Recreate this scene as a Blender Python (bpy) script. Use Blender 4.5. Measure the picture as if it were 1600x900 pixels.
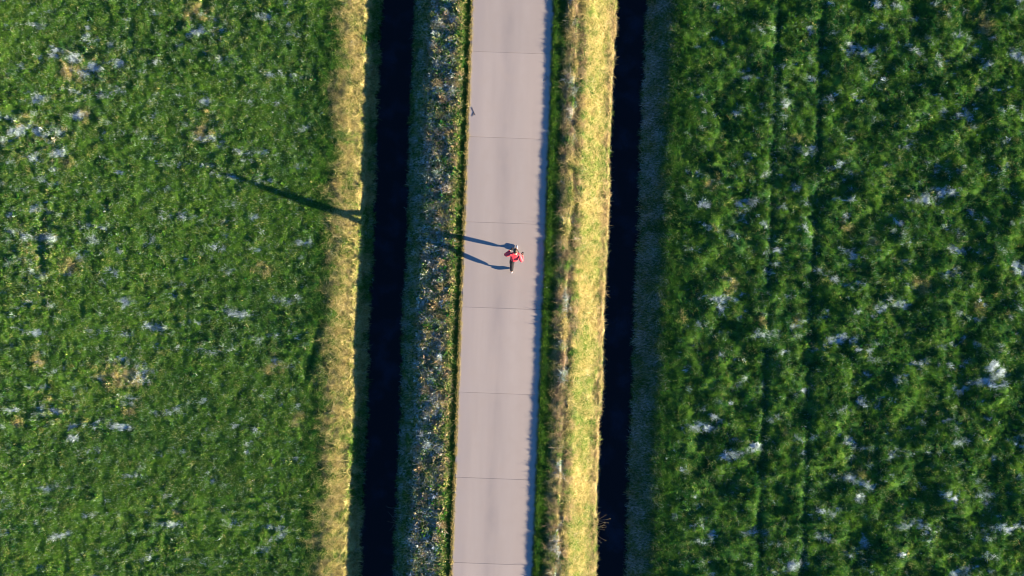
import bpy, math, random
import numpy as np
from mathutils import Vector, Matrix, Euler

for o in list(bpy.data.objects):
    bpy.data.objects.remove(o)
random.seed(7)
RNG = np.random.default_rng(7)
SC = bpy.context.scene
COL = SC.collection

# ------------------------------------------------------------------ camera, sky, sun, exposure
K = 0.0265                      # metres on the road per photograph pixel
HCAM = 30.0
TH = math.radians(2.1)          # the road runs 2.1 degrees off the picture's vertical
CAMX = 0.37
cam_data = bpy.data.cameras.new('camera')
cam = bpy.data.objects.new('camera', cam_data)
COL.objects.link(cam)
cam.location = (CAMX, 0.0, HCAM)
cam.rotation_euler = (0, 0, TH)
cam_data.sensor_width = 36.0
cam_data.lens = 36.0 * HCAM / (1600 * K)
cam_data.clip_end = 2000
SC.camera = cam

SUN_ELEV = math.radians(9.2)
SUN_AZ = math.radians(-13.2)    # counter-clockwise from +X
world = bpy.data.worlds.new('World')
SC.world = world
world.use_nodes = True
wn = world.node_tree
bg = wn.nodes['Background']
sky = wn.nodes.new('ShaderNodeTexSky')
sky.sky_type = 'NISHITA'
sky.sun_disc = False
sky.sun_elevation = SUN_ELEV
sky.sun_rotation = math.pi / 2 - SUN_AZ
sky.air_density = 1.0
sky.dust_density = 0.1
sky.ozone_density = 6.0
wn.links.new(sky.outputs['Color'], bg.inputs['Color'])
bg.inputs['Strength'].default_value = 0.05

sun_data = bpy.data.lights.new('sun', 'SUN')
sun_data.energy = 5.0
sun_data.angle = math.radians(0.5)
sun_data.color = (1.0, 0.80, 0.56)
sun = bpy.data.objects.new('sun', sun_data)
COL.objects.link(sun)
to_sun = Vector((math.cos(SUN_AZ) * math.cos(SUN_ELEV), math.sin(SUN_AZ) * math.cos(SUN_ELEV), math.sin(SUN_ELEV)))
sun.rotation_euler = to_sun.to_track_quat('Z', 'Y').to_euler()
sun.location = (30, -6, 12)

SC.view_settings.view_transform = 'Standard'
SC.view_settings.look = 'None'
SC.view_settings.gamma = 1.0
SC.view_settings.use_curve_mapping = False
SC.view_settings.exposure = 2.6
SC.render.engine = 'CYCLES'
SC.cycles.max_bounces = 3
SC.cycles.diffuse_bounces = 1
SC.cycles.glossy_bounces = 2
SC.cycles.transmission_bounces = 2
SC.cycles.use_denoising = True
SC.cycles.filter_width = 1.1

# ------------------------------------------------------------------ helpers
def w(px, py, z=0.0):
    """photograph pixel -> world point at height z"""
    s = (HCAM - z) / HCAM
    dx, dy = (px - 800) * K * s, (450 - py) * K * s
    c, n = math.cos(TH), math.sin(TH)
    return Vector((CAMX + dx * c - dy * n, dx * n + dy * c, z))

_tabs = {}
def perlin(x, y, seed=0):
    if seed not in _tabs:
        r = np.random.default_rng(1000 + seed)
        a = r.random((256, 256)) * 2 * np.pi
        _tabs[seed] = (np.cos(a), np.sin(a))
    gx, gy = _tabs[seed]
    xi, yi = np.floor(x).astype(int), np.floor(y).astype(int)
    fx, fy = x - xi, y - yi
    u, v = fx * fx * fx * (fx * (fx * 6 - 15) + 10), fy * fy * fy * (fy * (fy * 6 - 15) + 10)
    def g(i, j):
        a, b = (xi + i) & 255, (yi + j) & 255
        return gx[a, b] * (fx - i) + gy[a, b] * (fy - j)
    n0 = g(0, 0) * (1 - u) + g(1, 0) * u
    n1 = g(0, 1) * (1 - u) + g(1, 1) * u
    return (n0 * (1 - v) + n1 * v) * 1.5          # about -1..1

def fbm(x, y, seed=0, octs=3):
    s, a, f, t = 0, 1.0, 1.0, 0.0
    for k in range(octs):
        s = s + a * perlin(x * f + 17.3 * k, y * f - 9.1 * k, seed + k)
        t += a; a *= 0.55; f *= 2.07
    return s / t

def sst(a, b, x):
    t = np.clip((x - a) / (b - a), 0, 1)
    return t * t * (3 - 2 * t)

def band(u, a0, a1, b1, b0):
    return sst(a0, a1, u) * (1 - sst(b1, b0, u))

def spots(x, y, lst):
    """soft ellipses given in photograph pixels: (px, py, half length, half width, tilt deg)"""
    out = np.zeros_like(x)
    for (px, py, a, b, t) in lst:
        c = w(px, py, -0.37)
        t = math.radians(t) + TH
        dx, dy = x - c.x, y - c.y
        p = (dx * math.cos(t) + dy * math.sin(t)) / (a * K)
        q = (-dx * math.sin(t) + dy * math.cos(t)) / (b * K)
        out = np.maximum(out, np.clip(1.35 - np.sqrt(p * p + q * q), 0, 1))
    return out

def new_obj(name, mesh, parent=None):
    o = bpy.data.objects.new(name, mesh)
    COL.objects.link(o)
    if parent: o.parent = parent
    return o

def tag(o, label=None, cat=None, group=None, kind=None):
    if label: o['label'] = label
    if cat: o['category'] = cat
    if group: o['group'] = group
    if kind: o['kind'] = kind
    return o

def mesh_from(name, verts, faces, mats=(), smooth=True):
    me = bpy.data.meshes.new(name)
    me.from_pydata([tuple(v) for v in verts], [], faces)
    for m in mats: me.materials.append(m)
    if smooth:
        me.polygons.foreach_set('use_smooth', [True] * len(me.polygons))
    me.update()
    return me

class NT:
    """small wrapper to write node materials in few lines"""
    def __init__(self, name):
        self.m = bpy.data.materials.new(name)
        self.m.use_nodes = True
        self.t = self.m.node_tree
        self.t.nodes.clear()
        self.out = self.t.nodes.new('ShaderNodeOutputMaterial')
    def n(self, kind, **kw):
        nd = self.t.nodes.new(kind)
        for k, v in kw.items():
            if k.startswith('i_'):
                nd.inputs[int(k[2:]) if k[2:].isdigit() else k[2:]].default_value = v
            else:
                setattr(nd, k, v)
        return nd
    def l(self, a, b): self.t.links.new(a, b)
    def val(self, inp, v):
        if hasattr(v, 'links') or hasattr(v, 'is_linked'): self.l(v, inp)
        else: inp.default_value = v
    def mix(self, f, a, b):
        nd = self.n('ShaderNodeMix', data_type='RGBA')
        self.val(nd.inputs[0], f); self.val(nd.inputs[6], a); self.val(nd.inputs[7], b)
        return nd.outputs[2]
    def math(self, op, a, b=0.0, clamp=False):
        nd = self.n('ShaderNodeMath', operation=op, use_clamp=clamp)
        self.val(nd.inputs[0], a); self.val(nd.inputs[1], b)
        return nd.outputs[0]
    def ramp(self, f, lo, hi):
        nd = self.n('ShaderNodeMapRange')
        self.val(nd.inputs[0], f); nd.inputs[1].default_value = lo; nd.inputs[2].default_value = hi
        return nd.outputs[0]
    def noise(self, vec, scale, detail=3.0):
        nd = self.n('ShaderNodeTexNoise')
        nd.inputs['Scale'].default_value = scale
        nd.inputs['Detail'].default_value = detail
        if vec is not None: self.l(vec, nd.inputs['Vector'])
        return nd.outputs['Fac']
    def attr(self, name, inst=False):
        nd = self.n('ShaderNodeAttribute', attribute_name=name, attribute_type='INSTANCER' if inst else 'GEOMETRY')
        return nd.outputs['Fac']
    def pos(self): return self.n('ShaderNodeNewGeometry').outputs['Position']

def rgb(*c): return (*c, 1.0)

def simple_mat(name, col, rough=0.7, spec=0.3, var=0.15, scale=30.0):
    t = NT(name)
    tc = t.n('ShaderNodeTexCoord')
    f = t.noise(tc.outputs['Object'], scale)
    c = t.mix(f, rgb(*[x * (1 - var) for x in col]), rgb(*[min(1, x * (1 + var)) for x in col]))
    p = t.n('ShaderNodeBsdfPrincipled', i_Roughness=rough)
    p.inputs['Specular IOR Level'].default_value = spec
    t.l(c, p.inputs['Base Color'])
    t.l(p.outputs[0], t.out.inputs[0])
    return t.m

# palette (real base colours)
GREEN_A, GREEN_B = (0.012, 0.085, 0.020), (0.108, 0.255, 0.026)
DRY_A, DRY_B = (0.30, 0.24, 0.055), (0.62, 0.53, 0.24)
FROST = (0.54, 0.66, 0.72)
HAY = (0.36, 0.265, 0.165)

def vegetation_mat(name, inst):
    """grass blades: tone, dryness, hay and frost come per tuft from the scatter, a little per blade"""
    t = NT(name)
    tone, dry = t.attr('tone', inst), t.attr('dry', inst)
    hay, frost = t.attr('hay', inst), t.attr('frost', inst)
    if inst:
        blade = t.attr('blade', False)
    else:
        blade = t.noise(t.pos(), 26.0, 4.0)
    jit = t.math('MULTIPLY', t.math('SUBTRACT', blade, 0.5), 0.7)
    g = t.mix(t.math('ADD', tone, t.math('MULTIPLY', jit, 1.6), True), rgb(*GREEN_A), rgb(*GREEN_B))
    d = t.mix(blade, rgb(*DRY_A), rgb(*DRY_B))
    d = t.mix(hay, d, rgb(*HAY))
    dr = t.ramp(t.math('ADD', dry, t.math('MULTIPLY', jit, 0.9)), 0.25, 0.75)
    c = t.mix(dr, g, d)
    mpf = t.n('ShaderNodeMapping'); mpf.inputs['Scale'].default_value = (9.0, 20.0, 12.0); t.l(t.pos(), mpf.inputs['Vector'])
    wisp = t.math('MULTIPLY', t.math('SUBTRACT', t.noise(mpf.outputs[0], 1.0, 3.0), 0.5), 1.5)
    fr = t.ramp(t.math('ADD', t.math('ADD', frost, wisp), t.math('MULTIPLY', jit, 0.7)), 0.22, 0.90)
    fr = t.math('MULTIPLY', fr, t.ramp(frost, 0.04, 0.22))
    c = t.mix(fr, c, rgb(*FROST))
    if not inst:
        soil = t.mix(t.noise(t.pos(), 9.0), rgb(0.035, 0.03, 0.016), rgb(0.07, 0.06, 0.03))
        c = t.mix(0.30, c, soil)
        b = t.n('ShaderNodeBsdfDiffuse'); t.l(c, b.inputs['Color'])
        t.l(b.outputs[0], t.out.inputs[0])
        return t.m
    df = t.n('ShaderNodeBsdfDiffuse'); t.l(c, df.inputs['Color'])
    tr = t.n('ShaderNodeBsdfTranslucent'); t.l(c, tr.inputs['Color'])
    mx = t.n('ShaderNodeMixShader', i_0=0.26)
    t.l(df.outputs[0], mx.inputs[1]); t.l(tr.outputs[0], mx.inputs[2])
    t.l(mx.outputs[0], t.out.inputs[0])
    return t.m

M_GRASS = vegetation_mat('grass_blades', True)
M_GROUND = vegetation_mat('turf_soil', False)

# ------------------------------------------------------------------ the lie of the land
# cross section: (photograph pixels from the road's centre line, height)
PROF = np.array([
    (-9000, -.40), (-330, -.40), (-295, -.395), (-268, -.365), (-255, -.385), (-232, -.50), (-229, -.74), (-222, -.95), (-216, -1.14), (-206, -1.40), (-184, -1.5),
    (-168, -1.40), (-157, -1.10), (-146, -.72), (-137, -.36), (-126, -.12), (-112, -.08), (-98, -.045), (-80, -.005), (-77, -.045), (-67, -.045), (-65.3, -.01), (-61, -.01), (-58, -.2),
    (58, -.2), (61, -.02), (70, .0), (80, -.01), (88, .025), (99, .035), (104, -.05), (108, -.05), (113, -.06), (126, -.24), (145, -.50), (163, -.72), (165, -1.2), (172, -1.35), (188, -1.5),
    (208, -1.40), (216, -1.13), (222, -.94), (236, -.68), (252, -.48), (270, -.385), (300, -.36), (9000, -.36)])
WATER_Z = -1.10
TRACKS = (11.13, 12.97)

def height(x, y):
    u = x / K
    side = np.abs(u)
    wob = (fbm(y * 0.22, x * 0 + 3.0 * np.sign(u), 5, 3) * 5 + fbm(y * 1.7, x * 0 + 9.0 * np.sign(u), 8, 2) * 2.4 + fbm(y * 4.5, x * 1.2 + 7.0 * np.sign(u), 9, 2) * 3.0) * sst(72, 130, side) * (1 - sst(330, 420, side))
    z = np.interp(u + wob, PROF[:, 0], PROF[:, 1])
    rf = sst(250, 330, u)                      # right field
    lf = 1 - sst(-330, -270, u)                # left field
    vl = band(u, -150, -125, -84, -72)         # left verge
    vr = band(u, 80, 90, 106, 114)             # right verge
    bk = band(u, -330, -290, -200, -190) + band(u, -170, -150, -140, -120) + band(u, 108, 118, 160, 170) + band(u, 198, 206, 260, 290)
    z = z + rf * (0.19 * fbm(x * 0.75, y * 1.05, 11, 4) + 0.10 * perlin(x * 0.5, y * 0.6, 15))
    z = z + lf * (0.032 * fbm(x * 1.7, y * 1.7, 21, 3) + 0.03 * perlin(x * 0.25, y * 0.3, 25))
    z = z + lf * 0.05 * np.minimum(fbm(x * 2.0, y * 1.1, 27, 2), 0) * sst(0.0, 0.3, perlin(x * 0.16 + 4, y * 0.2, 28))
    z = z + vl * 0.09 * fbm(x * 3.2, y * 2.2, 31, 3) + vr * 0.13 * fbm(x * 4.0, y * 1.4, 35, 3) - 0.09 * np.exp(-((u - 103 - 3 * perlin(y * .8, y * 0, 36)) / 3.0) ** 2) * sst(-.25, .2, perlin(y * .9, y * 0 + 5, 37)) + bk * 0.04 * fbm(x * 3, y * 2.2, 41, 3)
    for c in TRACKS:
        n = 0.75 + 0.7 * perlin(y * 0.3, y * 0 + c, 45)
        z = z - 0.085 * np.clip(n, 0.15, 1.1) * np.exp(-((x - c - 0.05 * perlin(y * .3, y * 0 + c, 46)) / 0.15) ** 2)
    # old furrow in the left field
    fx = -19.35 + 0.1 * perlin(y * 0.4, y * 0, 47)
    z = z - 0.08 * np.exp(-((x - fx) / 0.16) ** 2) * band(y, -0.4, 0.6, 1.6, 3.4)
    c1 = w(492, 545, -.4)
    z = z - 0.09 * np.exp(-((x - c1.x - 0.22 * (y - c1.y) + .05 * perlin(y * 2, y * 0, 49)) / 0.11) ** 2) * band(y, c1.y - 1.7, c1.y - .9, c1.y + .8, c1.y + 1.4)
    return z

FROST_R = [(1345, 80, 42, 9, 4), (1590, 88, 22, 10, -25), (1475, 300, 24, 9, -15), (1430, 312, 16, 8, 0), (1315, 532, 30, 10, 0), (1195, 522, 26, 8, 5),
           (1240, 507, 14, 8, 5), (1133, 466, 16, 7, 0), (1375, 480, 16, 7, 0), (1412, 474, 18, 9, -25), (1480, 428, 18, 8, 15), (1562, 580, 22, 10, -20),
           (1140, 712, 26, 10, 8), (1175, 700, 22, 8, 20), (1328, 690, 22, 8, -25), (1340, 752, 24, 8, -25), (1480, 772, 20, 7, -10), (1104, 668, 20, 7, 0),
           (1545, 600, 24, 8, -10), (1236, 886, 18, 9, 10), (1495, 390, 20, 8, -20), (1590, 420, 20, 10, -20), (1505, 180, 18, 7, 0), (1170, 315, 22, 7, 0),
           (1260, 232, 18, 8, 0), (1500, 690, 26, 7, 15), (1420, 820, 22, 7, 5), (1575, 825, 26, 8, 0), (1230, 160, 12, 6, 0), (1100, 320, 12, 8, 0),
           (1210, 390, 16, 7, -10), (1330, 395, 24, 7, -20), (1445, 310, 12, 9, 0), (1290, 840, 18, 7, -20), (1500, 895, 26, 7, 10), (1440, 570, 18, 7, 10)]
FROST_L = [(115, 92, 12, 6, 0), (145, 105, 14, 7, -10), (185, 98, 14, 6, -5), (120, 180, 12, 7, 0), (60, 155, 22, 6, 5), (25, 205, 14, 8, 0), (90, 240, 14, 7, 0),
           (310, 50, 20, 6, 15), (320, 160, 10, 6, 0), (375, 235, 12, 6, -10), (240, 510, 26, 6, -12), (195, 470, 20, 6, -10), (55, 520, 18, 7, 0), (75, 372, 16, 6, 0),
           (145, 376, 10, 6, 0), (80, 762, 26, 6, 22), (90, 838, 26, 6, 14), (265, 820, 30, 6, 0), (115, 685, 12, 6, 0), (430, 825, 24, 5, -8), (360, 490, 14, 6, 0),
           (500, 352, 6, 16, 10), (505, 365, 14, 6, 0), (395, 340, 14, 5, 0), (470, 380, 14, 6, 0), (60, 40, 14, 6, 0), (190, 668, 16, 5, 0), (15, 640, 14, 6, 0), (410, 25, 16, 6, 0)]
DRY_L = [(110, 110, 22, 14, 0), (130, 180, 10, 16, 0), (35, 185, 10, 10, 0), (105, 255, 12, 10, 0), (315, 210, 18, 14, 0), (190, 590, 34, 20, 0), (60, 565, 16, 14, 0),
         (110, 415, 26, 14, 0), (200, 645, 12, 8, 0), (25, 660, 14, 8, 0), (275, 800, 8, 8, 0), (410, 420, 20, 12, 0), (430, 575, 22, 14, 0), (305, 15, 20, 14, 0), (470, 655, 20, 20, 0)]
DRY_R = [(1110, 285, 12, 16, 0), (1140, 440, 14, 22, 0), (1325, 350, 14, 12, 0), (1440, 445, 20, 18, 0), (1240, 215, 14, 8, 0), (1470, 15, 14, 10, 0), (1365, 375, 10, 16, 0),
         (1530, 480, 10, 20, 0), (1190, 500, 6, 14, 0), (1245, 500, 8, 14, 0), (1230, 680, 8, 14, 0), (1345, 740, 10, 10, 0), (1540, 40, 14, 26, 0), (1065, 500, 6, 20, 0)]

ROUGH_L = [(130, 105, 80, 50, 0), (60, 215, 80, 60, 0), (60, 400, 60, 90, 0), (190, 590, 70, 45, 0), (320, 195, 40, 40, 0), (320, 30, 60, 40, 0), (90, 640, 60, 40, 0)]

def cover(x, y):
    """tone, dry, hay, frost fields"""
    u = x / K
    lf, rf = 1 - sst(-320, -290, u), sst(262, 300, u)
    tone = 0.42 + 0.5 * fbm(x * 0.55, y * 0.7, 51, 4)
    tone = tone + lf * (0.16 + .25 * perlin(x * .2, y * .25, 57)) + rf * (.95 * fbm(x * 2.2, y * 1.6, 55, 2) - .06)
    tone = tone + .38 * band(u, -285, -255, -228, -222) + .10 * band(u, -126, -112, -80, -76) + .40 * band(u, 112, 120, 164, 170)  # grass tone raised on sunlit strips: sun brightness painted into the colour
    n4 = fbm(x * 4.8, y * 4.4, 67, 2)
    n1, n2, n3 = fbm(x * 1.3, y * 1.7, 61, 3), fbm(x * 2.6, y * 2.9, 65, 2), fbm(x * 0.45, y * 0.5, 69, 2)
    dry = lf * (0.06 + 0.25 * np.clip(n1, 0, 1)) + rf * (0.05 + 0.38 * np.clip(n1 - .05, 0, 1))
    dry = dry + (lf * 0.55 * spots(x, y, DRY_L) + rf * 0.5 * spots(x, y, DRY_R)) * np.clip(.75 + 1.6 * n2, 0, 1.4)
    crest = band(u + 22 * n3 + 20 * n1 + 16 * n4, -300, -254, -226, -214)
    dry = dry + crest * (0.62 + 0.45 * n1 + .40 * n4) + band(u, -232, -226, -205, -195) * 0.18
    dry = dry + band(u, -175, -160, -138, -128) * (0.25 + .2 * n2)                       # near bank of the left ditch
    dry = dry + band(u, -140, -126, -82, -73) * (0.50 + 0.75 * n4 + .35 * n2)            # left verge, very mixed
    dry = dry + band(u, -73, -69, 69, 73) * 0.0 + band(u, -66.4, -65.4, 0, 1) * 0.75     # straw fringe at the road edge
    dry = dry + band(u, 77, 86, 112, 119) * (0.56 + 0.45 * n1 + .7 * n4) + band(u + 6 * n1, 112, 119, 172, 182) * (0.56 + 0.40 * n4 + .25 * n2 + .30 * n3 + .2 * n1 + .12 * sst(148, 160, u))
    dry = dry + band(u, 196, 202, 245, 275) * (0.22 + .25 * n1)
    rough = spots(x, y, ROUGH_L) * lf
    dry = dry + rough * .75 * np.clip(n4 + .05, 0, 1)
    hay = band(u, 80, 88, 114, 122) * sst(-.30, .20, fbm(x * 2.5, y * .7, 71, 2)) + band(u, -140, -126, -80, -74) * sst(-.2, .3, n4) * .9
    hay = hay + band(u, 146, 156, 168, 176) * .6
    fine = fbm(x * 3.0, (y + .2 * perlin(x * 1.2, y * 1.2, 98)) * 6.0, 97, 3)                       # broken, wind-combed
    yw_ = y + .55 * perlin(x * .45, y * .45, 83) + .28 * x * np.sign(perlin(x * .12 + 3, y * .12, 84))
    streak = fbm(x * 0.75, yw_ * 2.0, 81, 2)
    fr_ = spots(x, y, FROST_R)
    frost = rf * (.06 + .88 * sst(.20, .82, 0.10 + 0.30 * sst(.0, .60, streak) + 0.44 * fr_ + 0.60 * fine * (0.5 + sst(-.1, .5, streak) + .8 * fr_)))
    sl = fbm(x * 0.7, y * 1.8, 85, 2)
    fl = spots(x, y, FROST_L)
    frost = frost + lf * (.10 + .66 * sst(.22, .85, 0.12 + .16 * rough + 0.30 * sst(.0, .60, sl) + 0.55 * fl + 0.55 * fine * (0.6 + sst(0, .5, sl) + .6 * fl)))
    frost = frost + band(u, -166, -150, -124, -112) * (0.24 + 0.7 * fbm(x * 3.4, y * 3.2, 89, 3)) + band(u, -128, -112, -92, -80) * (0.24 + .7 * fbm(x * 4.6, y * 4.2, 89, 2) + .4 * n1)
    frost = frost + band(u, 84, 90, 104, 110) * 0.5 * sst(.1, .5, fbm(x * 2.1, y * 1.2, 93, 2))
    frost = frost + band(u, 204, 214, 238, 268) * (0.31 + 0.35 * fbm(x * 1.4, y * 1.6, 95, 2)) + band(u, -228, -222, -210, -205) * 0.12
    for c in TRACKS:
        tr = np.exp(-((x - c) / 0.16) ** 2)
        frost = frost * (1 - .8 * tr) + tr * .10
        tone = tone - tr * .25  # shade of the wheel grooves painted in as darker grass tone
        dry = dry * (1 - tr)
    return tone, np.clip(dry, 0, 1), np.clip(hay, 0, 1), np.clip(frost, 0, 1.2)

def axis(fine):
    """sorted coordinates: finely stepped inside, ever coarser out to 400 m"""
    v = [np.arange(a, b, s) for a, b, s in fine]
    v = np.unique(np.concatenate(v))
    lo, hi, step = v[0], v[-1], 0.3
    out_l, out_h = [], []
    while hi < 400:
        step *= 1.35
        hi += step; lo -= step
        out_h.append(hi); out_l.append(lo)
    return np.concatenate([out_l[::-1], v, out_h])

def build_ground():
    X = axis([(-26, -9, .08), (-9, 8, .045), (8, 26.1, .08)])
    Y = axis([(-16, 16.1, .075)])
    gx, gy = np.meshgrid(X, Y)
    x, y = gx.ravel(), gy.ravel()
    z = height(x, y)
    nx, ny = len(X), len(Y)
    i = (np.arange(ny - 1)[:, None] * nx + np.arange(nx - 1)[None, :]).ravel()
    q = np.stack([i, i + 1, i + nx + 1, i + nx], 1).astype(np.int32)
    me = bpy.data.meshes.new('ground')
    me.vertices.add(len(x)); me.vertices.foreach_set('co', np.stack([x, y, z], 1).ravel().astype(np.float32))
    me.loops.add(q.size); me.loops.foreach_set('vertex_index', q.ravel())
    me.polygons.add(len(q)); me.polygons.foreach_set('loop_start', np.arange(0, q.size, 4, dtype=np.int32))
    me.polygons.foreach_set('use_smooth', np.ones(len(q), bool))
    me.update(calc_edges=True)
    for nm, v in zip(('tone', 'dry', 'hay', 'frost'), cover(x, y)):
        a = me.attributes.new(nm, 'FLOAT', 'POINT'); a.data.foreach_set('value', v.astype(np.float32))
    me.materials.append(M_GROUND)
    o = new_obj('ground', me)
    tag(o, 'grassy farmland ground with two ditches cut beside the road', 'ground', kind='structure')
build_ground()

# ------------------------------------------------------------------ water in the ditches
def water_mat():
    t = NT('ditch_water')
    p = t.n('ShaderNodeBsdfPrincipled', i_Roughness=0.06)
    c = t.mix(t.ramp(t.noise(t.pos(), 0.9, 4.0), .50, .75), rgb(0.001, 0.0015, 0.003), rgb(0.006, 0.011, 0.024))
    t.l(c, p.inputs['Base Color'])
    p.inputs['IOR'].default_value = 1.33
    p.inputs['Specular IOR Level'].default_value = 0.5
    b = t.n('ShaderNodeBump', i_Strength=0.12)
    t.l(t.noise(t.pos(), 6.0, 2.0), b.inputs['Height'])
    t.l(b.outputs[0], p.inputs['Normal'])
    t.l(p.outputs[0], t.out.inputs[0])
    return t.m
M_WATER = water_mat()
for (a, b, lab) in ((-236, -142, 'black still water in the ditch left of the road'), (150, 232, 'black still water in the ditch right of the road')):
    ys = np.concatenate([[-400, -100, -30], np.arange(-16, 16.1, 1.0), [30, 100, 400]])
    vs = [(s * K, yy, WATER_Z) for yy in ys for s in (a, b)]
    fs = [(2 * k, 2 * k + 1, 2 * k + 3, 2 * k + 2) for k in range(len(ys) - 1)]
    o = new_obj('ditch_water', mesh_from('ditch_water', vs, fs, [M_WATER], False))
    tag(o, lab, 'water', kind='structure')

# ------------------------------------------------------------------ road: concrete slabs on a bed
def concrete_mat():
    t = NT('worn_concrete')
    pos = t.pos()
    sx = t.n('ShaderNodeSeparateXYZ'); t.l(pos, sx.inputs[0])
    mp = t.n('ShaderNodeMapping'); mp.inputs['Scale'].default_value = (1.0, 0.10, 1.0); t.l(pos, mp.inputs['Vector'])
    mp2 = t.n('ShaderNodeMapping'); mp2.inputs['Scale'].default_value = (0.8, 0.35, 1.0); t.l(pos, mp2.inputs['Vector'])
    long_ = t.noise(mp.outputs[0], 2.6, 3.0)
    c = t.mix(t.ramp(long_, .32, .68), rgb(0.322, 0.289, 0.279), rgb(0.360, 0.321, 0.306))
    # oil-darkened middle strip between the wheel paths
    d = t.math('ABSOLUTE', t.math('SUBTRACT', sx.outputs[0], -0.17))
    mid = t.math('MULTIPLY', t.ramp(d, 0.42, 0.05), t.math('MULTIPLY', t.ramp(t.noise(mp2.outputs[0], 1.0, 4.0), .36, .62), 0.6))
    c = t.mix(mid, c, rgb(0.240, 0.218, 0.225))
    edge = t.math('MULTIPLY', t.ramp(sx.outputs[0], -1.05, -1.6), 0.35)
    c = t.mix(edge, c, rgb(0.256, 0.245, 0.277))
    c = t.mix(t.math('MULTIPLY', t.ramp(sx.outputs[0], 0.25, 0.9), 0.5), c, rgb(0.388, 0.333, 0.300))
    for cx_, wd_ in ((-0.80, 0.42), (0.52, 0.45)):      # polished wheel paths
        dd = t.math('ABSOLUTE', t.math('SUBTRACT', sx.outputs[0], cx_))
        c = t.mix(t.math('MULTIPLY', t.ramp(dd, wd_, 0.08), t.math('MULTIPLY', t.ramp(t.noise(mp.outputs[0], 1.7, 4.0), .3, .6), .40)), c, rgb(0.400, 0.362, 0.345))
    blot = t.math('MULTIPLY', t.ramp(t.noise(pos, 1.8, 6.0), .48, .72), 0.55)
    c = t.mix(blot, c, rgb(0.341, 0.298, 0.277))
    fine = t.noise(pos, 60.0, 4.0)
    c = t.mix(t.math('MULTIPLY', t.ramp(fine, .35, .75), .18), c, rgb(0.171, 0.153, 0.143))
    info = t.n('ShaderNodeObjectInfo')
    c = t.mix(t.math('MULTIPLY', info.outputs['Random'], 0.30), c, rgb(0.225, 0.207, 0.199))
    p = t.n('ShaderNodeBsdfPrincipled', i_Roughness=0.85)
    p.inputs['Specular IOR Level'].default_value = 0.25
    t.l(c, p.inputs['Base Color'])
    b = t.n('ShaderNodeBump', i_Strength=0.10, i_Distance=0.01)
    t.l(t.noise(pos, 45.0, 5.0), b.inputs['Height'])
    t.l(b.outputs[0], p.inputs['Normal'])
    t.l(p.outputs[0], t.out.inputs[0])
    return t.m
M_CONC = concrete_mat()
M_BED = simple_mat('joint_filler', (0.19, 0.172, 0.165), 0.95, 0.1, 0.3, 12)

RW = 63.0 * K
road = new_obj('road', mesh_from('road', [(-RW - .05, -400, -.006), (RW + .05, -400, -.006), (RW + .05, 400, -.006), (-RW - .05, 400, -.006),
                                          (-RW - .05, -400, -.2), (RW + .05, -400, -.2), (RW + .05, 400, -.2), (-RW - .05, 400, -.2)],
                                [(0, 1, 2, 3), (7, 6, 5, 4), (0, 4, 5, 1), (1, 5, 6, 2), (2, 6, 7, 3), (3, 7, 4, 0)], [M_BED], False))
tag(road, 'narrow pale concrete farm road made of slabs', 'road', kind='structure')

SL = 133.2 * K
def slab_mesh(length, gap=0.010, n=14):
    """bevelled slab, its long edges slightly broken"""
    r = np.random.default_rng(int(length * 10))
    ys = np.linspace(-length / 2 + gap / 2, length / 2 - gap / 2, n)
    rows = []
    for k, yy in enumerate(ys):
        l, rr = -RW + r.normal(0, .008), RW + r.normal(0, .008)
        rows.append((l, rr, yy))
    V, F = [], []
    e = 0.003
    for (l, rr, yy) in rows:
        V += [(l, yy, -.12), (l, yy, -e), (l + e, yy, 0), (rr - e, yy, 0), (rr, yy, -e), (rr, yy, -.12)]
    # bevelled ends: pull the first/last top rows in
    for k in range(n - 1):
        for j in range(5):
            a = k * 6 + j
            F.append((a, a + 1, a + 7, a + 6))
    for k, d in ((0, 1), (n - 1, -1)):
        b = k * 6
        for j in (2, 3):
            x, yy, z = V[b + j]; V[b + j] = (x, yy + d * e, z)
        for j in (1, 2, 3, 4):
            pass
        s = len(V)
        (l, rr, yy) = rows[k]
        V += [(l + e, yy, -e), (rr - e, yy, -e), (l, yy, -.12), (rr, yy, -.12)]
        f1, f2 = (s, s + 1, b + 3, b + 2), (s + 2, s + 3, s + 1, s)
        F += [f1 if d == 1 else f1[::-1], f2 if d == 1 else f2[::-1]]
    me = mesh_from('slab', V, F, [M_CONC], False)
    return me
slab_me = slab_mesh(SL)
y0 = w(781, 481.5).y
n_lo, n_hi = -5, 5
for k in range(n_lo, n_hi):
    s = new_obj('slab', slab_me, road)
    s.location = (random.uniform(-.006, .006), y0 + (k + .5) * SL, random.uniform(-.002, .002))
    s.rotation_euler = (0, 0, random.uniform(-.0012, .0012))
for sgn in (-1, 1):     # beyond the picture the same paving goes on
    a = y0 + (n_hi if sgn > 0 else n_lo) * SL
    L = 380.0
    s = new_obj('slab', slab_mesh(L), road)
    s.location = (0, a + sgn * L / 2, 0)

# ------------------------------------------------------------------ vegetation
SRC = bpy.data.collections.new('tuft_library')     # not linked to the scene: only instanced

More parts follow.
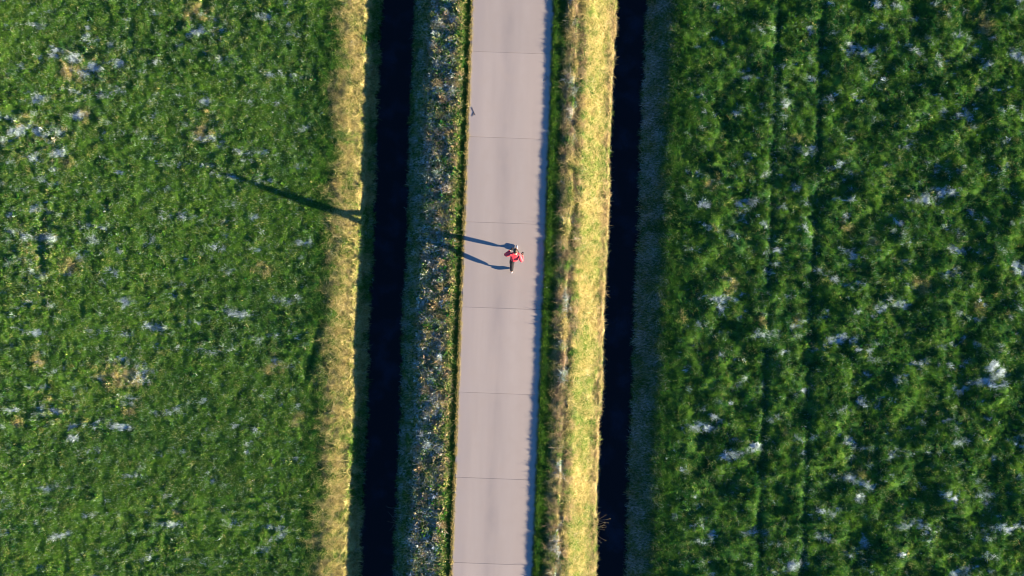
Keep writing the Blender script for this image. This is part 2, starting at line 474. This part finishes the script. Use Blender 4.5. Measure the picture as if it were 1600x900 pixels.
def tuft(name, n, rad, hmin, hmax, width, lean, arch, seed, broad=False, direct=None):
    r = np.random.default_rng(seed)
    V, F, B = [], [], []
    for k in range(n):
        a = r.uniform(0, 2 * np.pi)
        rr = rad * math.sqrt(r.uniform(0, 1))
        bx, by = rr * math.cos(a), rr * math.sin(a)
        h = r.uniform(hmin, hmax)
        d = r.uniform(0, 2 * np.pi) if direct is None else r.normal(direct, 0.55)
        ln = h * max(0.05, r.normal(lean, lean * .45 + .05))
        dx, dy = math.cos(d), math.sin(d)
        f = r.uniform(0, 2 * np.pi) if not broad else d + np.pi / 2
        wx, wy = math.cos(f), math.sin(f)
        wd = width * r.uniform(.6, 1.3)
        if broad:
            prof = ((0, .3, 0, 0), (.45, 1.0, .45, .75), (1.0, .15, 1.0, 1.0 - arch))
        else:
            prof = ((0, .9, 0, 0), (.5, .75, .38, .62), (1.0, .12, 1.0, 1.0 - arch))
        s = len(V)
        for (t, ww, l, hh) in prof:
            cx, cy, cz = bx + dx * ln * l, by + dy * ln * l, h * hh - (0.015 if t == 0 else 0)
            V += [(cx - wx * wd * ww / 2, cy - wy * wd * ww / 2, cz), (cx + wx * wd * ww / 2, cy + wy * wd * ww / 2, cz)]
        F += [(s, s + 1, s + 3, s + 2), (s + 2, s + 3, s + 5, s + 4)]
        B += [r.uniform(0, 1)] * 6
    me = mesh_from(name, V, F, [M_GRASS], False)
    at = me.attributes.new('blade', 'FLOAT', 'POINT'); at.data.foreach_set('value', np.array(B, np.float32))
    o = bpy.data.objects.new(name, me)
    SRC.objects.link(o)

# names sort into the index order used by the scatter
for v in range(4): tuft(f'a{v}_short', 34, .11, .035, .075, .011, .7, .15, 100 + v)
for v in range(4): tuft(f'b{v}_long', 34, .10, .09, .19, .012, .9, .35, 200 + v)
for v in range(3): tuft(f'c{v}_lying', 30, .12, .04, .10, .012, 2.4, .45, 300 + v, direct=0.0)
for v in range(3): tuft(f'd{v}_leafy', 15, .09, .05, .12, .045, .9, .2, 400 + v, broad=True)
for v in range(3): tuft(f'e{v}_straw', 26, .14, .02, .06, .012, 4.0, .3, 500 + v)
IDX = {'short': (0, 4), 'long': (4, 4), 'lying': (8, 3), 'leafy': (11, 3), 'straw': (14, 3)}

def gn_group():
    g = bpy.data.node_groups.new('scatter_tufts', 'GeometryNodeTree')
    g.interface.new_socket('Geometry', in_out='INPUT', socket_type='NodeSocketGeometry')
    g.interface.new_socket('Geometry', in_out='OUTPUT', socket_type='NodeSocketGeometry')
    N, L = g.nodes.new, g.links.new
    gi, go = N('NodeGroupInput'), N('NodeGroupOutput')
    ci = N('GeometryNodeCollectionInfo')
    ci.inputs['Collection'].default_value = SRC
    ci.inputs['Separate Children'].default_value = True
    ip = N('GeometryNodeInstanceOnPoints')
    ip.inputs['Pick Instance'].default_value = True
    def at(nm, ty):
        a = N('GeometryNodeInputNamedAttribute'); a.data_type = ty; a.inputs['Name'].default_value = nm
        return a.outputs[0]
    L(gi.outputs[0], ip.inputs['Points'])
    L(ci.outputs[0], ip.inputs['Instance'])
    L(at('idx', 'INT'), ip.inputs['Instance Index'])
    L(at('rot', 'FLOAT_VECTOR'), ip.inputs['Rotation'])
    L(at('scl', 'FLOAT_VECTOR'), ip.inputs['Scale'])
    L(ip.outputs[0], go.inputs[0])
    return g
GN = gn_group()

def scatter(name, label, cat, xr, dens, kinds, yr=(-16, 16), scl=(.8, 1.3), zscl=None, yaw=None, keep=None, tilt=0.7):
    """one mass of vegetation: a point per tuft, each with its kind, turn, size and colouring"""
    n = int((xr[1] - xr[0]) * (yr[1] - yr[0]) * dens)
    x, y = RNG.uniform(*xr, n), RNG.uniform(*yr, n)
    if keep is not None:
        m = keep(x, y) > RNG.random(n)
        x, y = x[m], y[m]
    z = height(x, y)
    m = z > WATER_Z + .03
    x, y, z = x[m], y[m], z[m]
    n = len(x)
    tone, dry, hay, frost = cover(x, y)
    tone = tone + RNG.normal(0, .13, n)
    dry = np.clip(dry + RNG.normal(0, .10, n), 0, 1)
    frost = np.clip(frost + RNG.normal(0, .08, n), 0, 1.2)
    probs = np.array([k[1] for k in kinds]); probs = probs / probs.sum()
    ch = RNG.choice(len(kinds), n, p=probs)
    idx = np.zeros(n, np.int32)
    for i, (kn, _) in enumerate(kinds):
        a, c = IDX[kn]
        s = ch == i
        idx[s] = a + RNG.integers(0, c, s.sum())
    sc = RNG.uniform(*scl, n)
    zs = sc.copy()
    if zscl is not None: zs = zs * zscl(x, y)
    yw = RNG.uniform(0, 2 * np.pi, n) if yaw is None else RNG.normal(yaw, .5, n)
    # stand square to the slope across the road's direction: R = Ry(tilt) Rx(jitter) Rz(yaw)
    tl = -np.arctan((height(x + .12, y) - height(x - .12, y)) / .24) * tilt + RNG.normal(0, .08, n)
    jx = RNG.normal(0, .08, n)
    cy, sy, cx, sx, cz, sz = np.cos(tl), np.sin(tl), np.cos(jx), np.sin(jx), np.cos(yw), np.sin(yw)
    r00 = cy * cz + sy * sx * sz
    r10, r20, r21, r22 = cx * sz, -sy * cz + cy * sx * sz, sy * sz + cy * sx * cz, cy * cx
    rot = np.stack([np.arctan2(r21, r22), -np.arcsin(np.clip(r20, -1, 1)), np.arctan2(r10, r00)], 1)
    me = bpy.data.meshes.new(name)
    me.vertices.add(n); me.vertices.foreach_set('co', np.stack([x, y, z], 1).ravel().astype(np.float32))
    for nm, v in (('tone', tone), ('dry', dry), ('hay', hay), ('frost', frost)):
        a = me.attributes.new(nm, 'FLOAT', 'POINT'); a.data.foreach_set('value', v.astype(np.float32))
    a = me.attributes.new('idx', 'INT', 'POINT'); a.data.foreach_set('value', idx)
    a = me.attributes.new('rot', 'FLOAT_VECTOR', 'POINT'); a.data.foreach_set('vector', rot.ravel().astype(np.float32))
    a = me.attributes.new('scl', 'FLOAT_VECTOR', 'POINT'); a.data.foreach_set('vector', np.stack([sc, sc, zs], 1).ravel().astype(np.float32))
    me.materials.append(M_GRASS)
    o = new_obj(name, me)
    md = o.modifiers.new('scatter', 'NODES'); md.node_group = GN
    tag(o, label, cat, kind='stuff')
    return o

def U(a): return a * K
lz = lambda x, y: np.clip(0.85 + (.55 + 1.5 * sst(-.1, .40, perlin(x * .22, y * .25, 117)) + 1.6 * spots(x, y, ROUGH_L)) * fbm(x * 2.6, y * 2.8, 111, 3), .2, 2.4)
rz = lambda x, y: np.clip(0.85 + 1.6 * fbm(x * 2.3, y * 2.7, 115, 3), .15, 2.6) * (1 - 0.55 * sum(np.exp(-((x - c) / .16) ** 2) * sst(-.45, .1, perlin(y * .5, y * 0 + c, 48)) for c in TRACKS))
scatter('field_grass', 'short green pasture grass of the left field', 'grass', (-25.5, U(-300)), 125, [('short', 9), ('long', .3), ('lying', .6), ('leafy', .12)], scl=(.6, 1.1), zscl=lz)
scatter('field_grass', 'darker tussocky frosted grass of the right field', 'grass', (U(262), 25.5), 115, [('short', 4.5), ('long', 2.2), ('lying', 2.2), ('leafy', .4)], scl=(.55, 1.05), zscl=rz)
scatter('bank_grass', 'yellowed grass along the field edge left of the left ditch', 'grass', (U(-300), U(-226)), 150, [('short', 4), ('long', .4), ('straw', 2.5)], tilt=1.0, zscl=lambda x, y: np.clip(.7 + .8 * fbm(x * 3, y * 3, 118, 2), .2, 1.2))
scatter('bank_grass', 'shaded grass on the far bank of the left ditch', 'grass', (U(-226), U(-203)), 170, [('long', 2), ('lying', 3)], yaw=0.0)
scatter('bank_grass', 'shaded frosty grass on the road side bank of the left ditch', 'grass', (U(-162), U(-132)), 190, [('long', 2), ('lying', 3), ('leafy', 1)], yaw=math.pi)
scatter('verge_plants', 'weedy frosted verge between the left ditch and the road', 'verge plants', (U(-132), U(-77)), 150, [('leafy', 4), ('long', 2), ('short', 2), ('straw', 1.5)], scl=(.8, 1.4),
        zscl=lambda x, y: np.clip(.75 + 1.3 * fbm(x * 4.4, y * 4.0, 121, 2), .15, 2.0))
scatter('verge_grass', 'low green grass strip with a straw fringe along the left road edge', 'grass', (U(-78), U(-63.0)), 420, [('short', 1)],
        scl=(.55, .9), zscl=lambda x, y: np.where(x > U(-65.8), 1.15, .6))
scatter('verge_grass', 'green grass strip along the right road edge', 'grass', (U(62.6), U(82)), 380, [('short', 1)], scl=(.7, 1.0), zscl=lambda x, y: np.where(x < U(70), 1.5, .9))
scatter('verge_plants', 'mown hay and green tufts on the verge right of the road', 'verge plants', (U(82), U(113)), 170, [('straw', 1.8), ('short', 4), ('long', .6)], zscl=lambda x, y: np.clip(.7 + 1.1 * fbm(x * 4, y * 2.5, 123, 2), .15, 1.8))
scatter('bank_grass', 'sunlit yellow grass on the road side bank of the right ditch', 'grass', (U(113), U(168)), 165, [('short', 4), ('lying', 2), ('straw', 3)], tilt=.9, zscl=lambda x, y: np.clip(.6 + .8 * fbm(x * 3, y * 3, 119, 2), .15, 1.1))
scatter('bank_grass', 'shaded bluish grass on the field bank of the right ditch', 'grass', (U(196), U(264)), 170, [('long', 3), ('lying', 3)], yaw=math.pi)

# ------------------------------------------------------------------ the runner
exec_runner = True
M_SKIN = simple_mat('skin', (0.55, 0.33, 0.24), 0.55, 0.4, .06)
M_JACKET = simple_mat('red_jacket', (0.88, 0.060, 0.085), 0.6, 0.3, .10, 14)
M_TROUSER = simple_mat('black_tights', (0.012, 0.012, 0.015), 0.6, 0.3, .2)
M_SHOE = simple_mat('pale_shoe', (0.34, 0.34, 0.38), 0.6, 0.3, .08)
M_SOLE = simple_mat('dark_sole', (0.04, 0.04, 0.045), 0.7, 0.3, .1)
M_GLOVE = simple_mat('black_glove', (0.02, 0.017, 0.016), 0.7, 0.2, .2)
M_HAIR = simple_mat('brown_hair', (0.035, 0.02, 0.014), 0.5, 0.4, .4, 60)
M_EYE = simple_mat('eye', (0.6, 0.6, 0.6), 0.3, 0.5, .02)

def skin(name, pts, edges, mat, parent, root=0, sub=2, smooth=True):
    """pts: (x, y, z, rx[, ry]); surface grown round the skeleton, then frozen"""
    me = bpy.data.meshes.new(name)
    me.from_pydata([p[:3] for p in pts], edges, [])
    o = bpy.data.objects.new(name, me); COL.objects.link(o)
    md = o.modifiers.new('skin', 'SKIN'); md.use_smooth_shade = True; md.branch_smoothing = 0.6
    for v, p in zip(me.skin_vertices[0].data, pts):
        v.radius = (p[3], p[4] if len(p) > 4 else p[3])
    me.skin_vertices[0].data[root].use_root = True
    s = o.modifiers.new('sub', 'SUBSURF'); s.levels = sub; s.render_levels = sub
    dg = bpy.context.evaluated_depsgraph_get(); dg.update()
    m2 = bpy.data.meshes.new_from_object(o.evaluated_get(dg))
    m2.name = name
    bpy.data.objects.remove(o)
    m2.materials.clear(); m2.materials.append(mat)
    m2.polygons.foreach_set('use_smooth', [True] * len(m2.polygons))
    return new_obj(name, m2, parent)

P0 = w(804, 405)
runner = bpy.data.objects.new('person', None); COL.objects.link(runner)
runner.location = P0
runner.rotation_euler = (0, 0, TH * .5)
tag(runner, 'runner in a red jacket and black tights mid-stride on the road', 'person')

PEL = (-.02, -.02, .93); WAIST = (-.01, .03, 1.08); CHEST = (0, .11, 1.27); NECKB = (.01, .185, 1.44); NECKT = (.02, .225, 1.50); HEADC = (.03, .265, 1.60); CROWN = (.03, .275, 1.69)
HL, HR = (-.10, -.04, .89), (.08, .01, .89)
KL, AL, BL, TL = (-.105, -.235, .50), (-.115, -.525, .155), (-.115, -.43, .045), (-.115, -.365, .022)
KR, AR, BR, TR = (.085, .265, .50), (.075, .37, .095), (.08, .50, .045), (.085, .575, .035)
SL_, EL_, WL_, GL_ = (-.165, .15, 1.39), (-.385, .10, 1.18), (-.175, .31, 1.20), (-.11, .365, 1.22)
SR_, ER_, WR_, GR_ = (.175, .13, 1.39), (.275, -.14, 1.20), (.31, .11, 1.13), (.315, .19, 1.13)

def fingers(palm, wrist, side):
    """five curled finger chains rooted in the palm: lists of points and links"""
    pv, wv = Vector(palm), Vector(wrist)
    d = (pv - wv).normalized()
    up = Vector((0, 0, 1))
    across = d.cross(up).normalized() * side
    down = across.cross(d).normalized()
    if down.z > 0: down = -down
    ch = []
    for k, (off, ln) in enumerate(((-.030, .9), (-.010, 1.0), (.011, .95), (.030, .78))):
        b = pv + across * off + d * .015
        p1 = b + (d * .034 + down * .010) * ln
        p2 = p1 + (d * .004 + down * .030) * ln
        p3 = p2 + (d * -.022 + down * .008) * ln
        ch.append([b, p1, p2, p3])
    t0 = pv - across * .030 - d * .030
    t1 = t0 - across * .022 + d * .022 + down * .012
    t2 = t1 + d * .026 + across * .012 + down * .012
    ch.append([t0, t1, t2])
    return ch

def figure():
    pts, ed = [], []
    def add(p, r, ry=None, link=None):
        pts.append((p[0], p[1], p[2], r, ry if ry else r))
        if link is not None: ed.append((link, len(pts) - 1))
        return len(pts) - 1
    pel = add(PEL, .125, .10)
    wa = add(WAIST, .115, .085, pel)
    cst = add(CHEST, .135, .095, wa)
    nb = add(NECKB, .07, .06, cst)
    nt = add(NECKT, .052, .055, nb)
    hc = add(HEADC, .075, .09, nt)
    add(CROWN, .06, .075, hc)
    add((HEADC[0], HEADC[1] + .112, HEADC[2] - .025), .012, .016, hc)     # nose
    for s in (-1, 1): add((HEADC[0] + s * .082, HEADC[1] - .005, HEADC[2] - .01), .010, .022, hc)   # ears
    for (h, k, a, b, t) in ((HL, KL, AL, BL, TL), (HR, KR, AR, BR, TR)):
        i = add(h, .082, None, pel)
        mid = tuple((h[q] + k[q]) / 2 for q in range(3))
        i = add(mid, .074, None, i)
        i = add(k, .052, None, i)
        c = tuple(k[q] * .68 + a[q] * .32 for q in range(3))
        i = add((c[0], c[1] - .012, c[2]), .053, None, i)
        i = add(a, .034, None, i)
        i = add(b, .034, .025, i); add(t, .026, .018, i)
    for (s, e, wr, g, sd) in ((SL_, EL_, WL_, GL_, -1), (SR_, ER_, WR_, GR_, 1)):
        i = add(s, .055, None, cst)
        i = add(tuple((s[q] + e[q]) / 2 for q in range(3)), .046, None, i)
        i = add(e, .038, None, i)
        i = add(tuple(e[q] * .65 + wr[q] * .35 for q in range(3)), .038, None, i)
        i = add(wr, .025, None, i)
        pm = add(g, .034, .018, i)
        for chn in fingers(g, wr, sd):
            j = pm
            for p in chn: j = add(p, .0075, None, j)
    return pts, ed
pts, ed = figure()
body = skin('body', pts, ed, M_SKIN, runner, 0, 2)

# jacket: torso and sleeves, a little fuller than the body, with a hem and a stand-up collar
jp, je = [], []
def jadd(p, r, ry=None, link=None):
    jp.append((p[0], p[1], p[2], r, ry if ry else r))
    if link is not None: je.append((link, len(jp) - 1))
    return len(jp) - 1
j0 = jadd((-.02, -.045, .90), .225, .21)
j1 = jadd(WAIST, .205, .185, j0)
j2 = jadd(CHEST, .245, .20, j1)
j3 = jadd((.01, .165, 1.39), .115, .095, j2)
jadd((.018, .20, 1.455), .075, .075, j3)
for (s, e, wr) in ((SL_, EL_, WL_), (SR_, ER_, WR_)):
    i = jadd(s, .092, None, j2)
    i = jadd(tuple((s[q] + e[q]) / 2 for q in range(3)), .092, None, i)
    i = jadd(e, .084, None, i)
    i = jadd(tuple((e[q] + wr[q]) / 2 for q in range(3)), .064, None, i)
    jadd(wr, .042, None, i)
jacket = skin('jacket', jp, je, M_JACKET, runner, 0, 2)
jacket['label'] = 'red running jacket'
for me_ in (jacket.data,):      # cloth creases
    n = len(me_.vertices); co = np.zeros(n * 3, np.float32); no = np.zeros(n * 3, np.float32)
    me_.vertices.foreach_get('co', co); me_.vertex_normals.foreach_get('vector', no)
    co, no = co.reshape(-1, 3), no.reshape(-1, 3)
    a = fbm(co[:, 0] * 9 + co[:, 2] * 14, co[:, 1] * 9 + co[:, 2] * 6, 131, 2)
    co += no * (a * .012)[:, None]
    me_.vertices.foreach_set('co', co.ravel()); me_.update()

tp, te = [], []
def tadd(p, r, ry=None, link=None):
    tp.append((p[0], p[1], p[2], r, ry if ry else r))
    if link is not None: te.append((link, len(tp) - 1))
    return len(tp) - 1
t0 = tadd(PEL, .14, .115)
tadd((-.015, 0, 1.0), .125, .10, t0)
for (h, k, a) in ((HL, KL, AL), (HR, KR, AR)):
    i = tadd(h, .125, None, t0)
    i = tadd(tuple((h[q] + k[q]) / 2 for q in range(3)), .118, None, i)
    i = tadd(k, .090, None, i)
    c = tuple(k[q] * .66 + a[q] * .34 for q in range(3))
    i = tadd((c[0], c[1] - .014, c[2]), .092, None, i)
    tadd(tuple(a[q] * .95 + k[q] * .05 for q in range(3)), .064, None, i)
skin('tights', tp, te, M_TROUSER, runner, 0, 2)

for (a, b, t, heel) in ((AL, BL, TL, (-.115, -.59, .125)), (AR, BR, TR, (.072, .315, .05))):
    sh = skin('shoe', [(a[0], a[1], a[2] - .01, .046, .046), (*heel, .040, .036), ((heel[0] + b[0]) / 2, (heel[1] + b[1]) / 2, (heel[2] + b[2]) / 2 + .012, .046, .036), (b[0], b[1], b[2] + .008, .050, .034), (t[0], t[1], t[2] + .012, .036, .024)],
              [(0, 2), (1, 2), (2, 3), (3, 4)], M_SHOE, runner, 2, 2)
    so = skin('sole', [(heel[0], heel[1], heel[2] - .022, .036, .014), ((heel[0] + b[0]) / 2, (heel[1] + b[1]) / 2, (heel[2] + b[2]) / 2 - .018, .040, .014), (b[0], b[1], b[2] - .016, .047, .014), (t[0], t[1] + .01, t[2] - .004, .034, .012)],
              [(0, 1), (1, 2), (2, 3)], M_SOLE, sh, 1, 1)
for (wr, g, sd) in ((WL_, GL_, -1), (WR_, GR_, 1)):
    gp, ge = [(*wr, .036, .036), (*g, .042, .026)], [(0, 1)]
    for chn in fingers(g, wr, sd):
        j = 1
        for p in chn:
            gp.append((p[0], p[1], p[2], .0105, .0105)); ge.append((j, len(gp) - 1)); j = len(gp) - 1
    skin('glove', gp, ge, M_GLOVE, runner, 1, 2)

def hair_mesh():
    V, F = [], []
    nu, nv = 28, 12
    for j in range(nv + 1):
        ph = j / nv * 0.60 * math.pi
        for i in range(nu):
            th = 2 * math.pi * i / nu
            front = max(0, math.sin(th))
            p = ph * (1 - .28 * front)
            r = 1 + .045 * math.sin(9 * th + 3 * j) * math.sin(p) + .02 * math.sin(23 * th)
            x = .088 * r * math.sin(p) * math.cos(th); y = .108 * r * math.sin(p) * math.sin(th) ; z = .115 * r * math.cos(p)
            V.append((HEADC[0] + x, HEADC[1] + y - .004, HEADC[2] + .015 + z))
    for j in range(nv):
        for i in range(nu):
            a, b = j * nu + i, j * nu + (i + 1) % nu
            F.append((a, a + nu, b + nu, b))
    return mesh_from('hair', V, F, [M_HAIR])
new_obj('hair', hair_mesh(), runner)
def ball(name, c, r, mat, parent, seg=10):
    V, F = [], []
    for j in range(seg + 1):
        for i in range(seg):
            p, t = math.pi * j / seg, 2 * math.pi * i / seg
            V.append((c[0] + r * math.sin(p) * math.cos(t), c[1] + r * math.sin(p) * math.sin(t), c[2] + r * math.cos(p)))
    for j in range(seg):
        for i in range(seg):
            a, b = j * seg + i, j * seg + (i + 1) % seg
            F.append((a, a + seg, b + seg, b))
    return new_obj(name, mesh_from(name, V, F, [mat]), parent)
for s in (-1, 1):
    ball('eye', (HEADC[0] + s * .031, HEADC[1] + .082, HEADC[2] + .005), .013, M_EYE, body)

# ------------------------------------------------------------------ small things
M_TWIG = simple_mat('dead_wood', (0.09, 0.06, 0.04), 0.9, 0.2, .4, 40)
M_REED = simple_mat('pale_reed', (0.22, 0.18, 0.11), 0.8, 0.2, .3, 20)

def tube_path(paths, r0, r1, seg=5):
    V, F = [], []
    for path in paths:
        n = len(path)
        base = len(V)
        for k, p in enumerate(path):
            p = Vector(p)
            d = (Vector(path[min(k + 1, n - 1)]) - Vector(path[max(k - 1, 0)])).normalized()
            a = d.orthogonal().normalized(); b = d.cross(a)
            r = r0 + (r1 - r0) * k / (n - 1)
            for i in range(seg):
                t = 2 * math.pi * i / seg
                V.append(p + a * r * math.cos(t) + b * r * math.sin(t))
        for k in range(n - 1):
            for i in range(seg):
                q = base + k * seg
                F.append((q + i, q + (i + 1) % seg, q + seg + (i + 1) % seg, q + seg + i))
        F.append(tuple(base + i for i in range(seg))[::-1])
        F.append(tuple(base + (n - 1) * seg + i for i in range(seg)))
    return V, F

def twig(px_path, side_path, label):
    c = w(*px_path[0])
    L = [tuple(w(*p, .007) - Vector((c.x, c.y, 0))) for p in px_path]
    S = [tuple(w(*p, .009) - Vector((c.x, c.y, 0))) for p in side_path]
    V, F = tube_path([L, S], .007, .004)
    o = new_obj('twig', mesh_from('twig', V, F, [M_TWIG]))
    o.location = (c.x, c.y, 0)
    tag(o, label, 'twig', 'twigs lying at the road edge')
twig([(737.5, 168), (739, 172), (741, 176), (743, 180)], [(741, 176), (739.5, 179), (738.5, 182)], 'thin dark twig on the left edge of the road, above the runner')
twig([(853, 117), (855.5, 121), (857, 125)], [(855.5, 121), (852, 124), (850.5, 127)], 'thin dark twig on the right edge of the road near the top')

def reed_clump(px, py, n, spread, hmax, label, seed, lean):
    r = random.Random(seed)
    c = w(px, py, -.8)
    gz = float(height(np.array([c.x]), np.array([c.y]))[0])
    root = bpy.data.objects.new('reed_clump', None); COL.objects.link(root)
    root.location = (c.x, c.y, gz)
    tag(root, label, 'reeds', 'reed clumps at the ditch edges')
    for k in range(n):
        bx, by = r.uniform(-.06, .06), r.uniform(-spread, spread)
        h = r.uniform(.5, 1) * hmax
        dx, dy = lean * r.uniform(.3, 1.0), r.uniform(-.45, .45)
        path = []
        for j in range(7):
            t = j / 6
            path.append((bx + dx * t ** 1.6, by + dy * t ** 1.4, h * (t - .42 * t ** 3) - .02))
        V, F = tube_path([path], .007, .0025, 4)
        new_obj('stem', mesh_from('stem', V, F, [M_REED]), root)
reed_clump(931, 822, 11, .35, .55, 'curled pale reeds hanging over the right ditch near the bottom', 3, .55)
reed_clump(986, 330, 9, .35, .5, 'pale reeds leaning from the field bank into the right ditch', 4, -.5)
reed_clump(617, 808, 9, .4, .5, 'pale reeds at the water edge of the left ditch near the bottom', 5, -.45)
